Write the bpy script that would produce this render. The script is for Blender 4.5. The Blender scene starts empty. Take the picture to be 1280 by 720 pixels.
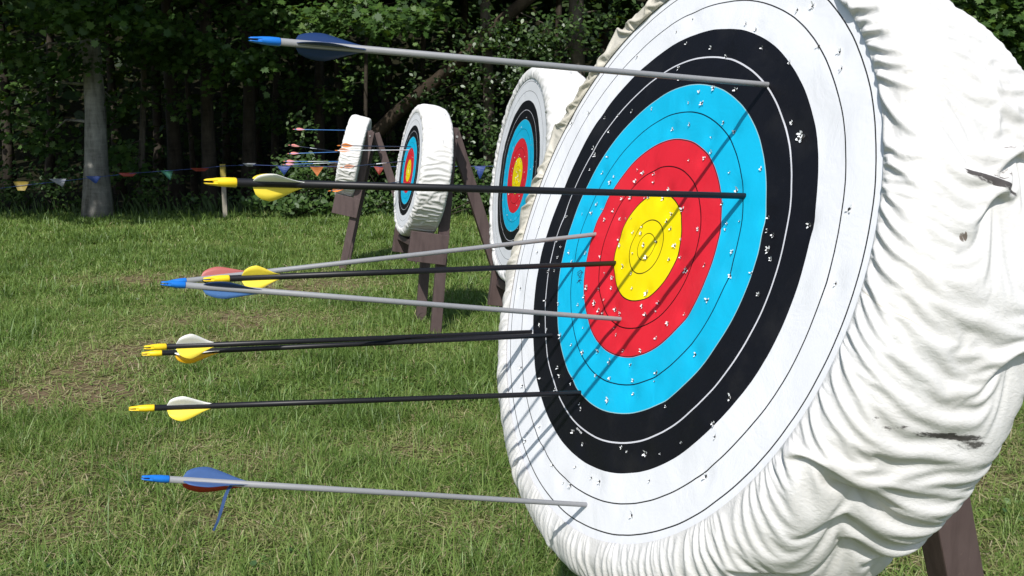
import bpy, bmesh, math, random
import numpy as np
from mathutils import Vector, Matrix, noise
R_ = math.radians
rng = np.random.default_rng(7)
random.seed(7)
scene = bpy.context.scene
COL = scene.collection
U = 0.04                                   # one scoring ring of the paper face is 4 cm wide

# ------------------------------------------------------------------ camera
PITCH, CAMZ, FPX = R_(9.0), 1.30, 1092.5
cd = bpy.data.cameras.new('camera'); cam = bpy.data.objects.new('camera', cd); COL.objects.link(cam)
cam.location = (0, 0, CAMZ); cam.rotation_euler = (R_(90) - PITCH, 0, 0)
cd.sensor_width = 36; cd.lens = FPX / 1280 * 36; cd.clip_end = 2000; cd.clip_start = 0.02
scene.camera = cam
OC = Vector((0, 0, CAMZ))
def ray(x, y):
    a, b = (x - 640) / FPX, (y - 360) / FPX
    return Vector((a, -b * math.sin(PITCH) + math.cos(PITCH), -b * math.cos(PITCH) - math.sin(PITCH)))
def atY(x, y, Y):
    d = ray(x, y); return OC + d * (Y / d.y)
def ground_at(x, y):
    d = ray(x, y); return OC + d * (-CAMZ / d.z)

# ------------------------------------------------------------------ light
SUNDIR = Vector((0.12, 0.68, -0.72)).normalized()
w = bpy.data.worlds.new('World'); scene.world = w; w.use_nodes = True
nt = w.node_tree; bg = nt.nodes['Background']
sky = nt.nodes.new('ShaderNodeTexSky'); sky.sky_type = 'NISHITA'; sky.sun_disc = False
sky.sun_elevation = math.asin(-SUNDIR.z); sky.sun_rotation = math.atan2(-SUNDIR.x, -SUNDIR.y)
nt.links.new(sky.outputs[0], bg.inputs[0]); bg.inputs[1].default_value = 0.12
ld = bpy.data.lights.new('sun', 'SUN'); lo = bpy.data.objects.new('sun', ld); COL.objects.link(lo)
ld.energy = 4.5; ld.angle = R_(0.53); ld.color = (1.0, 0.968, 0.92)
lo.rotation_euler = SUNDIR.to_track_quat('-Z', 'Y').to_euler(); lo.location = (0, -5, 20)
vs = scene.view_settings
vs.view_transform = 'Standard'; vs.look = 'None'; vs.exposure = 0.3; vs.gamma = 1; vs.use_curve_mapping = False

# ------------------------------------------------------------------ object helpers
def link(name, me, parent=None, mats=()):
    o = bpy.data.objects.new(name, me); COL.objects.link(o)
    for m in mats: me.materials.append(m)
    if parent: o.parent = parent
    return o
def tag(o, label=None, cat=None, group=None, kind=None):
    if label: o['label'] = label
    if cat: o['category'] = cat
    if group: o['group'] = group
    if kind: o['kind'] = kind
    return o
def empty(name, loc=(0, 0, 0)):
    o = bpy.data.objects.new(name, None); COL.objects.link(o); o.location = loc; o.empty_display_size = .1
    return o
def mesh_np(name, V, loops, starts, mats=(), parent=None, attrs=None, smooth=False, matidx=None, uv=None):
    me = bpy.data.meshes.new(name)
    V = np.asarray(V, np.float32); loops = np.asarray(loops, np.int32); starts = np.asarray(starts, np.int32)
    me.vertices.add(len(V)); me.vertices.foreach_set('co', V.ravel())
    me.loops.add(len(loops)); me.loops.foreach_set('vertex_index', loops)
    me.polygons.add(len(starts)); me.polygons.foreach_set('loop_start', starts)
    me.polygons.foreach_set('loop_total', np.diff(np.append(starts, len(loops))).astype(np.int32))
    if matidx is not None: me.polygons.foreach_set('material_index', np.asarray(matidx, np.int32))
    if smooth: me.polygons.foreach_set('use_smooth', np.ones(len(starts), bool))
    for k, a in (attrs or {}).items():
        at = me.attributes.new(k, 'FLOAT', 'POINT'); at.data.foreach_set('value', np.asarray(a, np.float32))
    if uv is not None:
        ul = me.uv_layers.new(name='UVMap'); ul.data.foreach_set('uv', np.asarray(uv, np.float32)[loops].ravel())
    me.update(calc_edges=True); me.validate()
    return link(name, me, parent, mats)
def from_bm(name, bm, mats, parent=None, smooth=False):
    me = bpy.data.meshes.new(name); bm.normal_update(); bm.to_mesh(me); bm.free()
    if smooth:
        for p in me.polygons: p.use_smooth = True
    return link(name, me, parent, mats)
def beam(bm, A, B, side, wd, th, bev=.003):
    """plank from A to B; wd measured along 'side' (made square to AB), th along the third axis"""
    A, B = Vector(A), Vector(B); z = (B - A).normalized()
    x = (Vector(side) - z * z.dot(Vector(side))).normalized(); y = z.cross(x)
    vs_ = [bm.verts.new(P + x * (sx * wd / 2) + y * (sy * th / 2)) for P in (A, B) for sx, sy in ((-1, -1), (1, -1), (1, 1), (-1, 1))]
    fs = [bm.faces.new([vs_[i] for i in f]) for f in ((3, 2, 1, 0), (4, 5, 6, 7), (0, 1, 5, 4), (1, 2, 6, 5), (2, 3, 7, 6), (3, 0, 4, 7))]
    if bev:
        es = {e for f in fs for e in f.edges}
        bmesh.ops.bevel(bm, geom=list(es), offset=bev, segments=2, affect='EDGES', profile=.6)
def tube(bm, pts, rad, n=8, cap=True):
    pts = [Vector(p) for p in pts]; rings = []
    ref = Vector((0.31, 0.17, 0.93))
    for i, p in enumerate(pts):
        d = (pts[min(i + 1, len(pts) - 1)] - pts[max(i - 1, 0)]).normalized()
        x = ref - d * d.dot(ref)
        if x.length < .05: x = Vector((1, 0, 0)) - d * d.x
        x.normalize(); y = d.cross(x); r = rad[i] if hasattr(rad, '__len__') else rad
        rings.append([bm.verts.new(p + (x * math.cos(a) + y * math.sin(a)) * r) for a in [2 * math.pi * k / n for k in range(n)]])
    for a, b in zip(rings, rings[1:]):
        for k in range(n):
            bm.faces.new((a[k], a[(k + 1) % n], b[(k + 1) % n], b[k])).smooth = True
    if cap:
        bm.faces.new(rings[0][::-1]); bm.faces.new(rings[-1])

# ------------------------------------------------------------------ materials
def newmat(name):
    m = bpy.data.materials.new(name); m.use_nodes = True; t = m.node_tree
    return m, t, t.nodes['Principled BSDF']
def N(t, typ, **kw):
    n = t.nodes.new(typ)
    for k, v in kw.items():
        if k == 'op': n.operation = v
        else: setattr(n, k, v)
    return n
def math_(t, op, a, b=None, c=None, clamp=False):
    n = t.nodes.new('ShaderNodeMath'); n.operation = op; n.use_clamp = clamp
    for i, v in enumerate((a, b, c)):
        if v is None: continue
        if isinstance(v, (int, float)): n.inputs[i].default_value = v
        else: t.links.new(v, n.inputs[i])
    return n.outputs[0]
def mixc(t, fac, a, b):
    n = t.nodes.new('ShaderNodeMix'); n.data_type = 'RGBA'
    for i, v in ((0, fac), (6, a), (7, b)):
        if isinstance(v, (int, float)): n.inputs[i].default_value = v
        elif isinstance(v, tuple): n.inputs[i].default_value = (*v, 1) if len(v) == 3 else v
        else: t.links.new(v, n.inputs[i])
    return n.outputs[2]
def noise_(t, scale, detail=4, rough=.55, vec=None, dist=0):
    n = t.nodes.new('ShaderNodeTexNoise'); n.inputs['Scale'].default_value = scale; n.inputs['Detail'].default_value = detail
    n.inputs['Roughness'].default_value = rough; n.inputs['Distortion'].default_value = dist
    if vec is not None: t.links.new(vec, n.inputs['Vector'])
    return n.outputs['Fac']
def ramp(t, fac, stops, interp='LINEAR'):
    n = t.nodes.new('ShaderNodeValToRGB'); r = n.color_ramp; r.interpolation = interp
    while len(r.elements) < len(stops): r.elements.new(.5)
    for e, (p, c) in zip(r.elements, stops):
        e.position = p; e.color = (*c, 1) if len(c) == 3 else c
    t.links.new(fac, n.inputs[0]); return n.outputs[0]
def bump(t, b, h, strength, dist=.01):
    n = t.nodes.new('ShaderNodeBump'); n.inputs['Strength'].default_value = strength; n.inputs['Distance'].default_value = dist
    t.links.new(h, n.inputs['Height']); t.links.new(n.outputs[0], b.inputs['Normal'])
def coords(t, kind='Object'):
    return t.nodes.new('ShaderNodeTexCoord').outputs[kind]
def mapping(t, vec, scale):
    n = t.nodes.new('ShaderNodeMapping'); n.inputs['Scale'].default_value = scale; t.links.new(vec, n.inputs[0]); return n.outputs[0]
def srgb(r, g, b):
    f = lambda c: (c / 255 / 12.92) if c / 255 < .04045 else ((c / 255 + .055) / 1.055) ** 2.4
    return (f(r), f(g), f(b))

def plain(name, col, rough=.5, var=.12, scale=60, spec=.5):
    m, t, b = newmat(name)
    n = noise_(t, scale, 4, .6, coords(t))
    t.links.new(mixc(t, n, tuple(c * (1 - var) for c in col), tuple(min(1, c * (1 + var)) for c in col)), b.inputs['Base Color'])
    b.inputs['Roughness'].default_value = rough; b.inputs['Specular IOR Level'].default_value = spec
    return m

def face_material():
    m, t, b = newmat('printed_paper_face')
    co = coords(t)
    sep = t.nodes.new('ShaderNodeSeparateXYZ'); t.links.new(co, sep.inputs[0])
    wob = math_(t, 'MULTIPLY', math_(t, 'SUBTRACT', noise_(t, 5.5, 2, .5, co), .5), .004)
    wob2 = math_(t, 'MULTIPLY', math_(t, 'SUBTRACT', noise_(t, 18, 2, .5, co), .5), .0016)
    d = math_(t, 'SQRT', math_(t, 'ADD', math_(t, 'MULTIPLY', sep.outputs[0], sep.outputs[0]), math_(t, 'MULTIPLY', sep.outputs[1], sep.outputs[1])))
    r = math_(t, 'DIVIDE', math_(t, 'ADD', d, math_(t, 'ADD', wob, wob2)), U)
    WH, BK, BL, RD, YE = (.69, .695, .72), (.0045, .0045, .007), (.004, .41, .65), (.62, .016, .030), (.78, .62, .0)
    rr = math_(t, 'DIVIDE', r, 12)
    col = ramp(t, rr, [(0, YE), (2 / 12, RD), (4 / 12, BL), (6 / 12, BK), (8 / 12, WH)], 'CONSTANT')
    def line(rad, wd, c, col):
        k = math_(t, 'LESS_THAN', math_(t, 'ABSOLUTE', math_(t, 'SUBTRACT', r, rad)), wd / 2)
        return mixc(t, k, col, c)
    for rad, wd, c in ((.5, .03, (.03, .02, .0)), (1, .04, (.03, .02, .0)), (2, .045, (.02, .01, .0)), (3, .045, (.03, .0, .0)), (4, .035, (.03, .02, .02)),
                       (5, .045, (.0, .02, .05)), (6, .03, (.25, .45, .5)), (7, .055, (.58, .58, .62)), (9, .045, (.02, .02, .02)), (10, .045, (.02, .02, .02))):
        col = line(rad, wd, c, col)
    dirt = noise_(t, 9, 5, .65, co)
    col = mixc(t, math_(t, 'MULTIPLY', math_(t, 'SUBTRACT', dirt, .52, clamp=True), .10), col, (.35, .33, .28))
    t.links.new(col, b.inputs['Base Color'])
    b.inputs['Roughness'].default_value = .5; b.inputs['Specular IOR Level'].default_value = .22
    weave = noise_(t, 900, 2, .5, mapping(t, co, (1, .25, 1)))
    soft = noise_(t, 14, 4, .55, co, .7)
    bump(t, b, math_(t, 'ADD', math_(t, 'MULTIPLY', weave, .10), soft), .30, .006)
    return m

def cloth_material(name, stains):
    m, t, b = newmat(name)
    co = coords(t)
    n1 = noise_(t, 7, 5, .6, co)
    col = ramp(t, n1, [(.25, (.545, .53, .505)), (.6, (.615, .605, .595)), (.85, (.65, .645, .645))])
    if stains:   # light through the near hem, painted as beige on its far upper side
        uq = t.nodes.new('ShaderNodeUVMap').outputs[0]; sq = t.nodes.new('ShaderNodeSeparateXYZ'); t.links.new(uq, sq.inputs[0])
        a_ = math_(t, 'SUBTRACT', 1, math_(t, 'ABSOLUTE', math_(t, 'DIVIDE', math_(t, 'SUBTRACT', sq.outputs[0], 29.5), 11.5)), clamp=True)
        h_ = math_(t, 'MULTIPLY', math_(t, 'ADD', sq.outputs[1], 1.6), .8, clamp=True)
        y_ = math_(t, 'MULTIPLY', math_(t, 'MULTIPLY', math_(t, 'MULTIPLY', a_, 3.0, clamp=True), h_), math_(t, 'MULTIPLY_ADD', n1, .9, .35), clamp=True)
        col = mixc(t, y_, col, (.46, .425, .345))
        uv = t.nodes.new('ShaderNodeUVMap').outputs[0]
        sep = t.nodes.new('ShaderNodeSeparateXYZ'); t.links.new(uv, sep.inputs[0])
        for (u0, v0, ang, lu, lv, thr, sc, dark) in stains:
            du = math_(t, 'SUBTRACT', sep.outputs[0], u0); dv = math_(t, 'SUBTRACT', sep.outputs[1], v0)
            c, s = math.cos(ang), math.sin(ang)
            p = math_(t, 'DIVIDE', math_(t, 'ADD', math_(t, 'MULTIPLY', du, c), math_(t, 'MULTIPLY', dv, s)), lu)
            q = math_(t, 'DIVIDE', math_(t, 'SUBTRACT', math_(t, 'MULTIPLY', dv, c), math_(t, 'MULTIPLY', du, s)), lv)
            e = math_(t, 'SUBTRACT', 1, math_(t, 'ADD', math_(t, 'MULTIPLY', p, p), math_(t, 'MULTIPLY', q, q)), clamp=True)
            mp = t.nodes.new('ShaderNodeMapping'); mp.vector_type = 'TEXTURE'; mp.inputs['Rotation'].default_value = (0, 0, ang)
            mp.inputs['Scale'].default_value = (2.2, .7, 1); t.links.new(uv, mp.inputs[0])
            nz = noise_(t, sc, 5, .7, mp.outputs[0])
            k = math_(t, 'MULTIPLY', math_(t, 'MULTIPLY', math_(t, 'SUBTRACT', math_(t, 'MULTIPLY_ADD', math_(t, 'POWER', e, .5), .34, nz), thr), 8, clamp=True), math_(t, 'MULTIPLY', e, 6, clamp=True))
            col = mixc(t, math_(t, 'MULTIPLY', k, .92), col, dark)
    t.links.new(col, b.inputs['Base Color'])
    b.inputs['Roughness'].default_value = .75; b.inputs['Specular IOR Level'].default_value = .2
    fib = noise_(t, 260, 4, .65, mapping(t, co, (1, 1, .5)), .4)
    rg = t.nodes.new('ShaderNodeTexNoise'); rg.noise_type = 'RIDGED_MULTIFRACTAL'; rg.inputs['Scale'].default_value = 17; rg.inputs['Detail'].default_value = 4
    rg.inputs['Roughness'].default_value = .5; rg.inputs['Distortion'].default_value = .5; t.links.new(co, rg.inputs['Vector'])
    bump(t, b, math_(t, 'ADD', math_(t, 'MULTIPLY', fib, .30), math_(t, 'MULTIPLY', rg.outputs['Fac'], .55)), .60, .005)
    return m

def wood_paint():
    m, t, b = newmat('brown_painted_wood')
    co = coords(t)
    n = noise_(t, 14, 5, .6, co); g = noise_(t, 30, 4, .6, mapping(t, co, (1, 1, .12)))
    col = mixc(t, n, (.064, .043, .041), (.098, .070, .067))
    col = mixc(t, math_(t, 'MULTIPLY', math_(t, 'SUBTRACT', g, .45, clamp=True), 2.2, clamp=True), col, (.035, .023, .022))
    sc = math_(t, 'MULTIPLY', math_(t, 'SUBTRACT', noise_(t, 55, 5, .7, co), .62, clamp=True), 4, clamp=True)
    col = mixc(t, sc, col, (.16, .11, .09))
    t.links.new(col, b.inputs['Base Color']); b.inputs['Roughness'].default_value = .55
    b.inputs['Specular IOR Level'].default_value = .3
    bump(t, b, g, .4, .003)
    return m

def leaf_material(name, stops, trans=.35, gloss=.03, rough=.5):
    m = bpy.data.materials.new(name); m.use_nodes = True; t = m.node_tree; t.nodes.clear()
    out = t.nodes.new('ShaderNodeOutputMaterial')
    at = t.nodes.new('ShaderNodeAttribute'); at.attribute_name = 'tint'
    col = ramp(t, at.outputs['Fac'], stops)
    d = t.nodes.new('ShaderNodeBsdfDiffuse'); tr = t.nodes.new('ShaderNodeBsdfTranslucent'); g = t.nodes.new('ShaderNodeBsdfGlossy')
    g.inputs['Roughness'].default_value = rough; g.inputs['Color'].default_value = (.9, .95, .9, 1)
    t.links.new(col, d.inputs[0])
    t.links.new(mixc(t, .5, col, mixc(t, 1.0, col, (.14, .20, .01))), tr.inputs[0])
    m1 = t.nodes.new('ShaderNodeMixShader'); m1.inputs[0].default_value = trans
    t.links.new(d.outputs[0], m1.inputs[1]); t.links.new(tr.outputs[0], m1.inputs[2])
    m2 = t.nodes.new('ShaderNodeMixShader'); m2.inputs[0].default_value = gloss
    t.links.new(m1.outputs[0], m2.inputs[1]); t.links.new(g.outputs[0], m2.inputs[2])
    t.links.new(m2.outputs[0], out.inputs[0])
    return m

def bark(name, a, b_, scale=9):
    m, t, b = newmat(name)
    co = coords(t)
    n = noise_(t, scale, 6, .65, mapping(t, co, (1, 1, .22))); n2 = noise_(t, 2.2, 3, .5, co)
    ringy = noise_(t, 10, 3, .6, mapping(t, co, (.4, .4, 2.4)))
    f = math_(t, 'ADD', math_(t, 'MULTIPLY', n, .6), math_(t, 'ADD', math_(t, 'MULTIPLY', n2, .25), math_(t, 'MULTIPLY', ringy, .2)))
    t.links.new(ramp(t, f, [(.35, a), (.7, b_)]), b.inputs['Base Color']); b.inputs['Roughness'].default_value = .9
    b.inputs['Specular IOR Level'].default_value = .15
    bump(t, b, n, .7, .03)
    return m

M_FACE = face_material()
M_TORN = plain('torn_white_paper', (.72, .73, .74), .7, .15, 200)
M_HOLE = plain('hole_darkness', (.03, .028, .025), .9, .2, 200)
M_WOOD = wood_paint()
M_STEEL = plain('steel_bolt', (.25, .24, .23), .4, .2)

# ------------------------------------------------------------------ ground
SOIL = [(ground_at(x, y), r) for x, y, r in ((165, 440, .42), (120, 455, .5), (230, 430, .38), (85, 492, .45), (215, 560, .25), (300, 580, .3), (50, 600, .4), (120, 575, .3),
        (250, 660, .3), (60, 650, .4), (560, 520, .16), (640, 660, .3), (520, 560, .25), (1180, 690, .3), (1260, 560, .5), (200, 350, .6), (370, 360, .7), (300, 400, .6), (1230, 600, .3))]
def bare(x, y):
    """0 = thick grass ... 1 = bare earth, for arrays"""
    b = np.zeros_like(x)
    for p, r in SOIL:
        b = np.maximum(b, (.9 if p.x < -.9 and p.y > 4.5 else .66) * np.exp(-(((x - p.x) / (1.5 * r)) ** 2 + ((y - p.y) / (1.0 * r)) ** 2)))
    return b
def pn(x, y, s, off=0.0):
    return np.array([noise.noise(Vector((a * s + off, c * s - off, off * .37))) for a, c in zip(x, y)])

def ground_material():
    m, t, b = newmat('lawn_earth')
    co = coords(t)
    sep = t.nodes.new('ShaderNodeSeparateXYZ'); t.links.new(co, sep.inputs[0])
    n1 = noise_(t, .9, 5, .6, co); n2 = noise_(t, 25, 5, .7, co); n3 = noise_(t, 130, 4, .7, co)
    soil = mixc(t, n2, (.085, .060, .034), (.25, .185, .11))
    thatch = mixc(t, n3, (.045, .075, .018), (.16, .185, .055))
    ab = t.nodes.new('ShaderNodeAttribute'); ab.attribute_name = 'bare'
    lawn = mixc(t, math_(t, 'MULTIPLY', math_(t, 'SUBTRACT', math_(t, 'ADD', ab.outputs['Fac'], math_(t, 'MULTIPLY', n2, .5)), .55), 2.2, clamp=True), thatch, soil)
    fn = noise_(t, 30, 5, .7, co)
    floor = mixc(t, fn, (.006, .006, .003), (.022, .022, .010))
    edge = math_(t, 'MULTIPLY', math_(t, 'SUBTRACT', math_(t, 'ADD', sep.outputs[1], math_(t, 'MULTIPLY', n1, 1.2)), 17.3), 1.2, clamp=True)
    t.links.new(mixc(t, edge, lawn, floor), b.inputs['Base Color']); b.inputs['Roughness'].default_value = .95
    b.inputs['Specular IOR Level'].default_value = .1
    bump(t, b, math_(t, 'ADD', n2, math_(t, 'MULTIPLY', n3, .4)), .8, .03)
    return m
# one sheet: level lawn, rising gently into a wooded slope far behind
gx = np.concatenate([np.linspace(-240, -40, 9), np.linspace(-36, -13, 12), np.linspace(-12, 12, 161), np.linspace(13, 36, 12), np.linspace(40, 240, 9)])
gy = np.concatenate([np.linspace(-120, -6, 8), np.linspace(-4, 1, 6), np.linspace(1.5, 19, 118), np.linspace(20, 30, 11), np.linspace(32, 60, 15), np.linspace(70, 300, 12)])
GX, GY = np.meshgrid(gx, gy)
def ground_z(x, y):
    t = np.clip((np.asarray(y, float) - 26) / 34, 0, 1)
    return 15 * t * t * (3 - 2 * t)
GZ = ground_z(GX, GY)
nx = len(gx); ny = len(gy)
idx = np.arange(nx * ny).reshape(ny, nx)
q = np.stack([idx[:-1, :-1], idx[:-1, 1:], idx[1:, 1:], idx[1:, :-1]], -1).reshape(-1, 4)
g = mesh_np('ground', np.stack([GX, GY, GZ], -1).reshape(-1, 3), q.ravel(), np.arange(len(q)) * 4, [ground_material()], smooth=True, attrs={'bare': np.where((np.abs(GX) < 12.5) & (GY > 1) & (GY < 19.5), bare(GX, GY), 0).ravel()})
tag(g, kind='structure')

# ------------------------------------------------------------------ grass
M_GRASS = leaf_material('grass_blades', [(0, (.085, .145, .030)), (.4, (.162, .262, .056)), (.68, (.255, .345, .09)), (.84, (.34, .36, .14)), (.92, (.38, .33, .17)), (1, (.50, .43, .27))], .45, .025, .5)
def grass_zone(y0, y1, tufts_per_m2, bl, hmul, wmul, name):
    xm = lambda y: .66 * y + .5
    area = (xm(y0) + xm(y1)) * (y1 - y0)
    n = int(area * tufts_per_m2)
    y = np.sqrt(rng.uniform(y0 ** 2, y1 ** 2, n)); x = rng.uniform(-1, 1, n) * xm(y)
    big = pn(x, y, .8, 3.1); mid = pn(x, y, 2.6, 9.7); fine = pn(x, y, 7.0, 21.3)
    b = bare(x, y) + .18 * np.clip(mid, 0, 1) + .10 * np.clip(big, -1, 1)
    keep = rng.uniform(0, 1, n) > np.clip(b * 1.1 - .18, 0, .80)
    x, y, big, mid, fine, b = (a[keep] for a in (x, y, big, mid, fine, b)); n = len(x)
    lush = np.clip(.55 - .8 * mid - .6 * b + .9 * np.clip(fine, 0, 1), 0, 1.5)
    k = np.maximum(2, np.minimum(75, bl * rng.lognormal(-.25, .85, n))).astype(int)
    ht = rng.lognormal(0, .30, n) * np.clip(k / bl, .5, 2.2) ** .35
    T = np.repeat(np.arange(n), k); m = len(T)
    sp = (.010 + .010 * lush[T]) * np.clip(k[T] / bl, .6, 3) ** .5
    px = x[T] + rng.normal(0, 1, m) * sp * wmul ** .5; py = y[T] + rng.normal(0, 1, m) * sp * wmul ** .5
    straw = rng.uniform(0, 1, m) < np.clip(.07 + .40 * b[T], .03, .5)
    h = (.030 + .040 * lush[T]) * rng.lognormal(0, .30, m) * hmul * ht[T]
    h = np.where(straw, h * .8 + .012, h)
    az = rng.uniform(0, 2 * np.pi, m); lean = np.where(straw, rng.uniform(.7, 1.5, m), np.abs(rng.normal(.78, .42, m)))
    wd = rng.uniform(.0016, .0034, m) * wmul * (1 + .35 * lush[T])
    dx, dy = np.cos(az), np.sin(az); ta = az + np.pi / 2 + rng.normal(0, .5, m); sx, sy = np.cos(ta) * wd / 2, np.sin(ta) * wd / 2
    Vv = np.zeros((m, 7, 3))
    for i, (f, ws) in enumerate(((0, 1.), (.42, .95), (.78, .6))):
        ang = lean * (.45 + .75 * f); out = h * f * np.sin(ang); z = h * f * np.cos(ang)
        for j, s in ((0, -1), (1, 1)):
            Vv[:, 2 * i + j, 0] = px + dx * out + s * sx * ws; Vv[:, 2 * i + j, 1] = py + dy * out + s * sy * ws
            Vv[:, 2 * i + j, 2] = np.maximum(z, .002) - (.004 if i == 0 else 0)
    ang = lean * 1.35; Vv[:, 6, 0] = px + dx * h * np.sin(ang); Vv[:, 6, 1] = py + dy * h * np.sin(ang); Vv[:, 6, 2] = np.maximum(h * np.cos(ang), .003)
    base = (np.arange(m) * 7)[:, None]
    loops = np.concatenate([base + np.array([0, 1, 3, 2]), base + np.array([2, 3, 5, 4]), base + np.array([4, 5, 6])], 1).ravel()
    st = ((np.arange(m) * 11)[:, None] + np.array([0, 4, 8])).ravel()
    tint = np.clip(.47 + .22 * big[T] + .12 * mid[T] - .15 * lush[T] + .22 * b[T] + rng.normal(0, .13, m) + rng.normal(0, .09, n)[T], 0, .82)
    tint = np.where(straw, rng.uniform(.82, 1, m), tint)
    return Vv.reshape(-1, 3), loops, st, np.repeat(tint, 7)
VV, LL, SS, TT = [], [], [], []
vo = lo_ = 0
for args in ((1.9, 4.2, 1250, 9, 1.0, 1.0, 'a'), (4.2, 7.5, 640, 9, .95, 1.5, 'b'), (7.5, 12, 300, 9, .95, 2.3, 'c'), (12, 18.4, 150, 9, 1.0, 3.4, 'd')):
    V_, l_, s_, t_ = grass_zone(*args)
    VV.append(V_); LL.append(l_ + vo); SS.append(s_ + lo_); TT.append(t_); vo += len(V_); lo_ += len(l_)
def litter(y0, y1, dens, wmul):
    xm = lambda y: .66 * y + .5
    n = int((xm(y0) + xm(y1)) * (y1 - y0) * dens); y = np.sqrt(rng.uniform(y0 ** 2, y1 ** 2, n)); x = rng.uniform(-1, 1, n) * xm(y)
    h = rng.uniform(.012, .04, n) * wmul ** .4; az = rng.uniform(0, 6.283, n); wd = rng.uniform(.0012, .0028, n) * wmul
    z = rng.uniform(.003, .018, n); dz = rng.normal(0, .006, n)
    a, c = np.cos(az), np.sin(az); V = np.zeros((n, 4, 3))
    for q, (u_, v_) in enumerate(((-1, -.5), (1, -.35), (1, .35), (-1, .5))):
        V[:, q, 0] = x + a * h * u_ - c * wd * v_ * 2; V[:, q, 1] = y + c * h * u_ + a * wd * v_ * 2; V[:, q, 2] = np.maximum(.002, z + dz * u_) + .001 * v_
    t = np.where(rng.uniform(0, 1, n) < np.clip(.16 + .6 * bare(x, y), 0, .8), rng.uniform(.80, 1, n), rng.uniform(.3, .75, n))
    return V.reshape(-1, 3), np.arange(n * 4), np.arange(n) * 4, np.repeat(t, 4)
for args in ((1.9, 4.2, 2600, 1.0), (4.2, 7.5, 1100, 1.5), (7.5, 12, 420, 2.3), (12, 17.5, 160, 3.2)):
    V_, l_, s_, t_ = litter(*args)
    VV.append(V_); LL.append(l_ + vo); SS.append(s_ + lo_); TT.append(t_); vo += len(V_); lo_ += len(l_)
gr = mesh_np('grass', np.concatenate(VV), np.concatenate(LL), np.concatenate(SS), [M_GRASS], attrs={'tint': np.concatenate(TT)})
tag(gr, 'uneven green lawn grass with straw and worn bare patches', 'grass', kind='stuff')

# small broad-leaved weeds and clover between the grass
def leaf_cloud(C, size, up, tilt, tmpl, tint, squash=1.0):
    """C (n,3) centres -> arrays of a leaf mesh. up: (n,3) preferred normals; tmpl (k,2 or 3)"""
    n = len(C); k = len(tmpl)
    nv = up + rng.normal(0, 1, (n, 3)) * tilt; nv /= np.linalg.norm(nv, axis=1, keepdims=True) + 1e-9
    a = rng.normal(0, 1, (n, 3)); a -= nv * (a * nv).sum(1, keepdims=True); a /= np.linalg.norm(a, axis=1, keepdims=True) + 1e-9
    c = np.cross(nv, a)
    T = np.array([(*p, 0) if len(p) == 2 else p for p in tmpl])
    V = C[:, None, :] + size[:, None, None] * (a[:, None, :] * T[None, :, 0:1] + c[:, None, :] * T[None, :, 1:2] * squash + nv[:, None, :] * T[None, :, 2:3])
    return V.reshape(-1, 3), np.repeat(tint, k)
MAPLE = [(0, -.5), (.16, -.34), (.42, -.40), (.34, -.18), (.56, .08), (.24, .12), (.30, .36), (.10, .30), (0, .62), (-.10, .30), (-.30, .36), (-.24, .12), (-.56, .08), (-.34, -.18), (-.42, -.40), (-.16, -.34)]
MAPLE = [(x, y, -.10 * abs(x) - .12 * y * y) for x, y in MAPLE]
OVAL = [(0, -.5, -.04), (.26, -.22, .03), (.28, .12, .03), (0, .55, -.08), (-.28, .12, .03), (-.26, -.22, .03)]
ROUND = [(.5 * math.cos(a), .5 * math.sin(a), .05) for a in [i * math.pi / 3 for i in range(6)]]
def leaf_mesh(name, parts, mat, parent=None):
    """parts: list of (V, tint, k)"""
    V = np.concatenate([p[0] for p in parts]); T = np.concatenate([p[1] for p in parts])
    loops = np.arange(len(V)); st = []; o = 0
    for v, _, k in parts:
        st.append(o + np.arange(len(v) // k) * k); o += len(v)
    return mesh_np(name, V, loops, np.concatenate(st), [mat], parent, {'tint': T})
M_WEED = leaf_material('broad_weed_leaves', [(0, (.03, .075, .018)), (.6, (.075, .15, .035)), (1, (.14, .22, .06))], .25, .07, .4)
n = 1900; yy = np.sqrt(rng.uniform(2.2 ** 2, 11 ** 2, n)); xx = rng.uniform(-1, 1, n) * .64 * yy
kp = (pn(xx, yy, 1.4, 40.) > .08) & (bare(xx, yy) < .25); xx, yy = xx[kp], yy[kp]
I = np.repeat(np.arange(len(xx)), 7); C = np.stack([xx[I] + rng.normal(0, .035, len(I)), yy[I] + rng.normal(0, .035, len(I)), rng.uniform(.008, .032, len(I))], 1)
v, tn = leaf_cloud(C, rng.uniform(.014, .028, len(I)), np.tile([0, 0, 1.], (len(I), 1)), .35, ROUND, rng.uniform(0, 1, len(I)))
tag(leaf_mesh('clover', [(v, tn, 6)], M_WEED), 'low clover and broad weed leaves scattered through the lawn', 'weeds', kind='stuff')

# ------------------------------------------------------------------ archery butts
TARGETS = [  # centre of the paper face, outward normal
    ((.1911, 1.2453, 1.1621), (-.87495, -.37463, .30679)),
    ((.022, 3.776, 1.189), (-.961, -.241, .136)),
    ((-.736, 6.272, 1.153), (-.94, -.304, .156)),
    ((0, 0, 0), (math.cos(R_(-175)) * math.cos(R_(13.2)), math.sin(R_(-175)) * math.cos(R_(13.2)), math.sin(R_(13.2))))]
p4 = OC + ray(430.5, 195) * 9.62 * 1.0
TARGETS[3] = (tuple(p4), TARGETS[3][1])
def frame(i):
    c, n = Vector(TARGETS[i][0]), Vector(TARGETS[i][1]).normalized()
    hx = Vector((0, 0, 1)).cross(n).normalized(); up = n.cross(hx)
    return c, hx, up, n
def fmat(i, roll=0):
    c, hx, up, n = frame(i)
    M = Matrix.Identity(4)
    for k, a in enumerate((hx, up, n)):
        for j in range(3): M[j][k] = a[j]
    M.translation = c
    return M @ Matrix.Rotation(roll, 4, 'Z')
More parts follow.
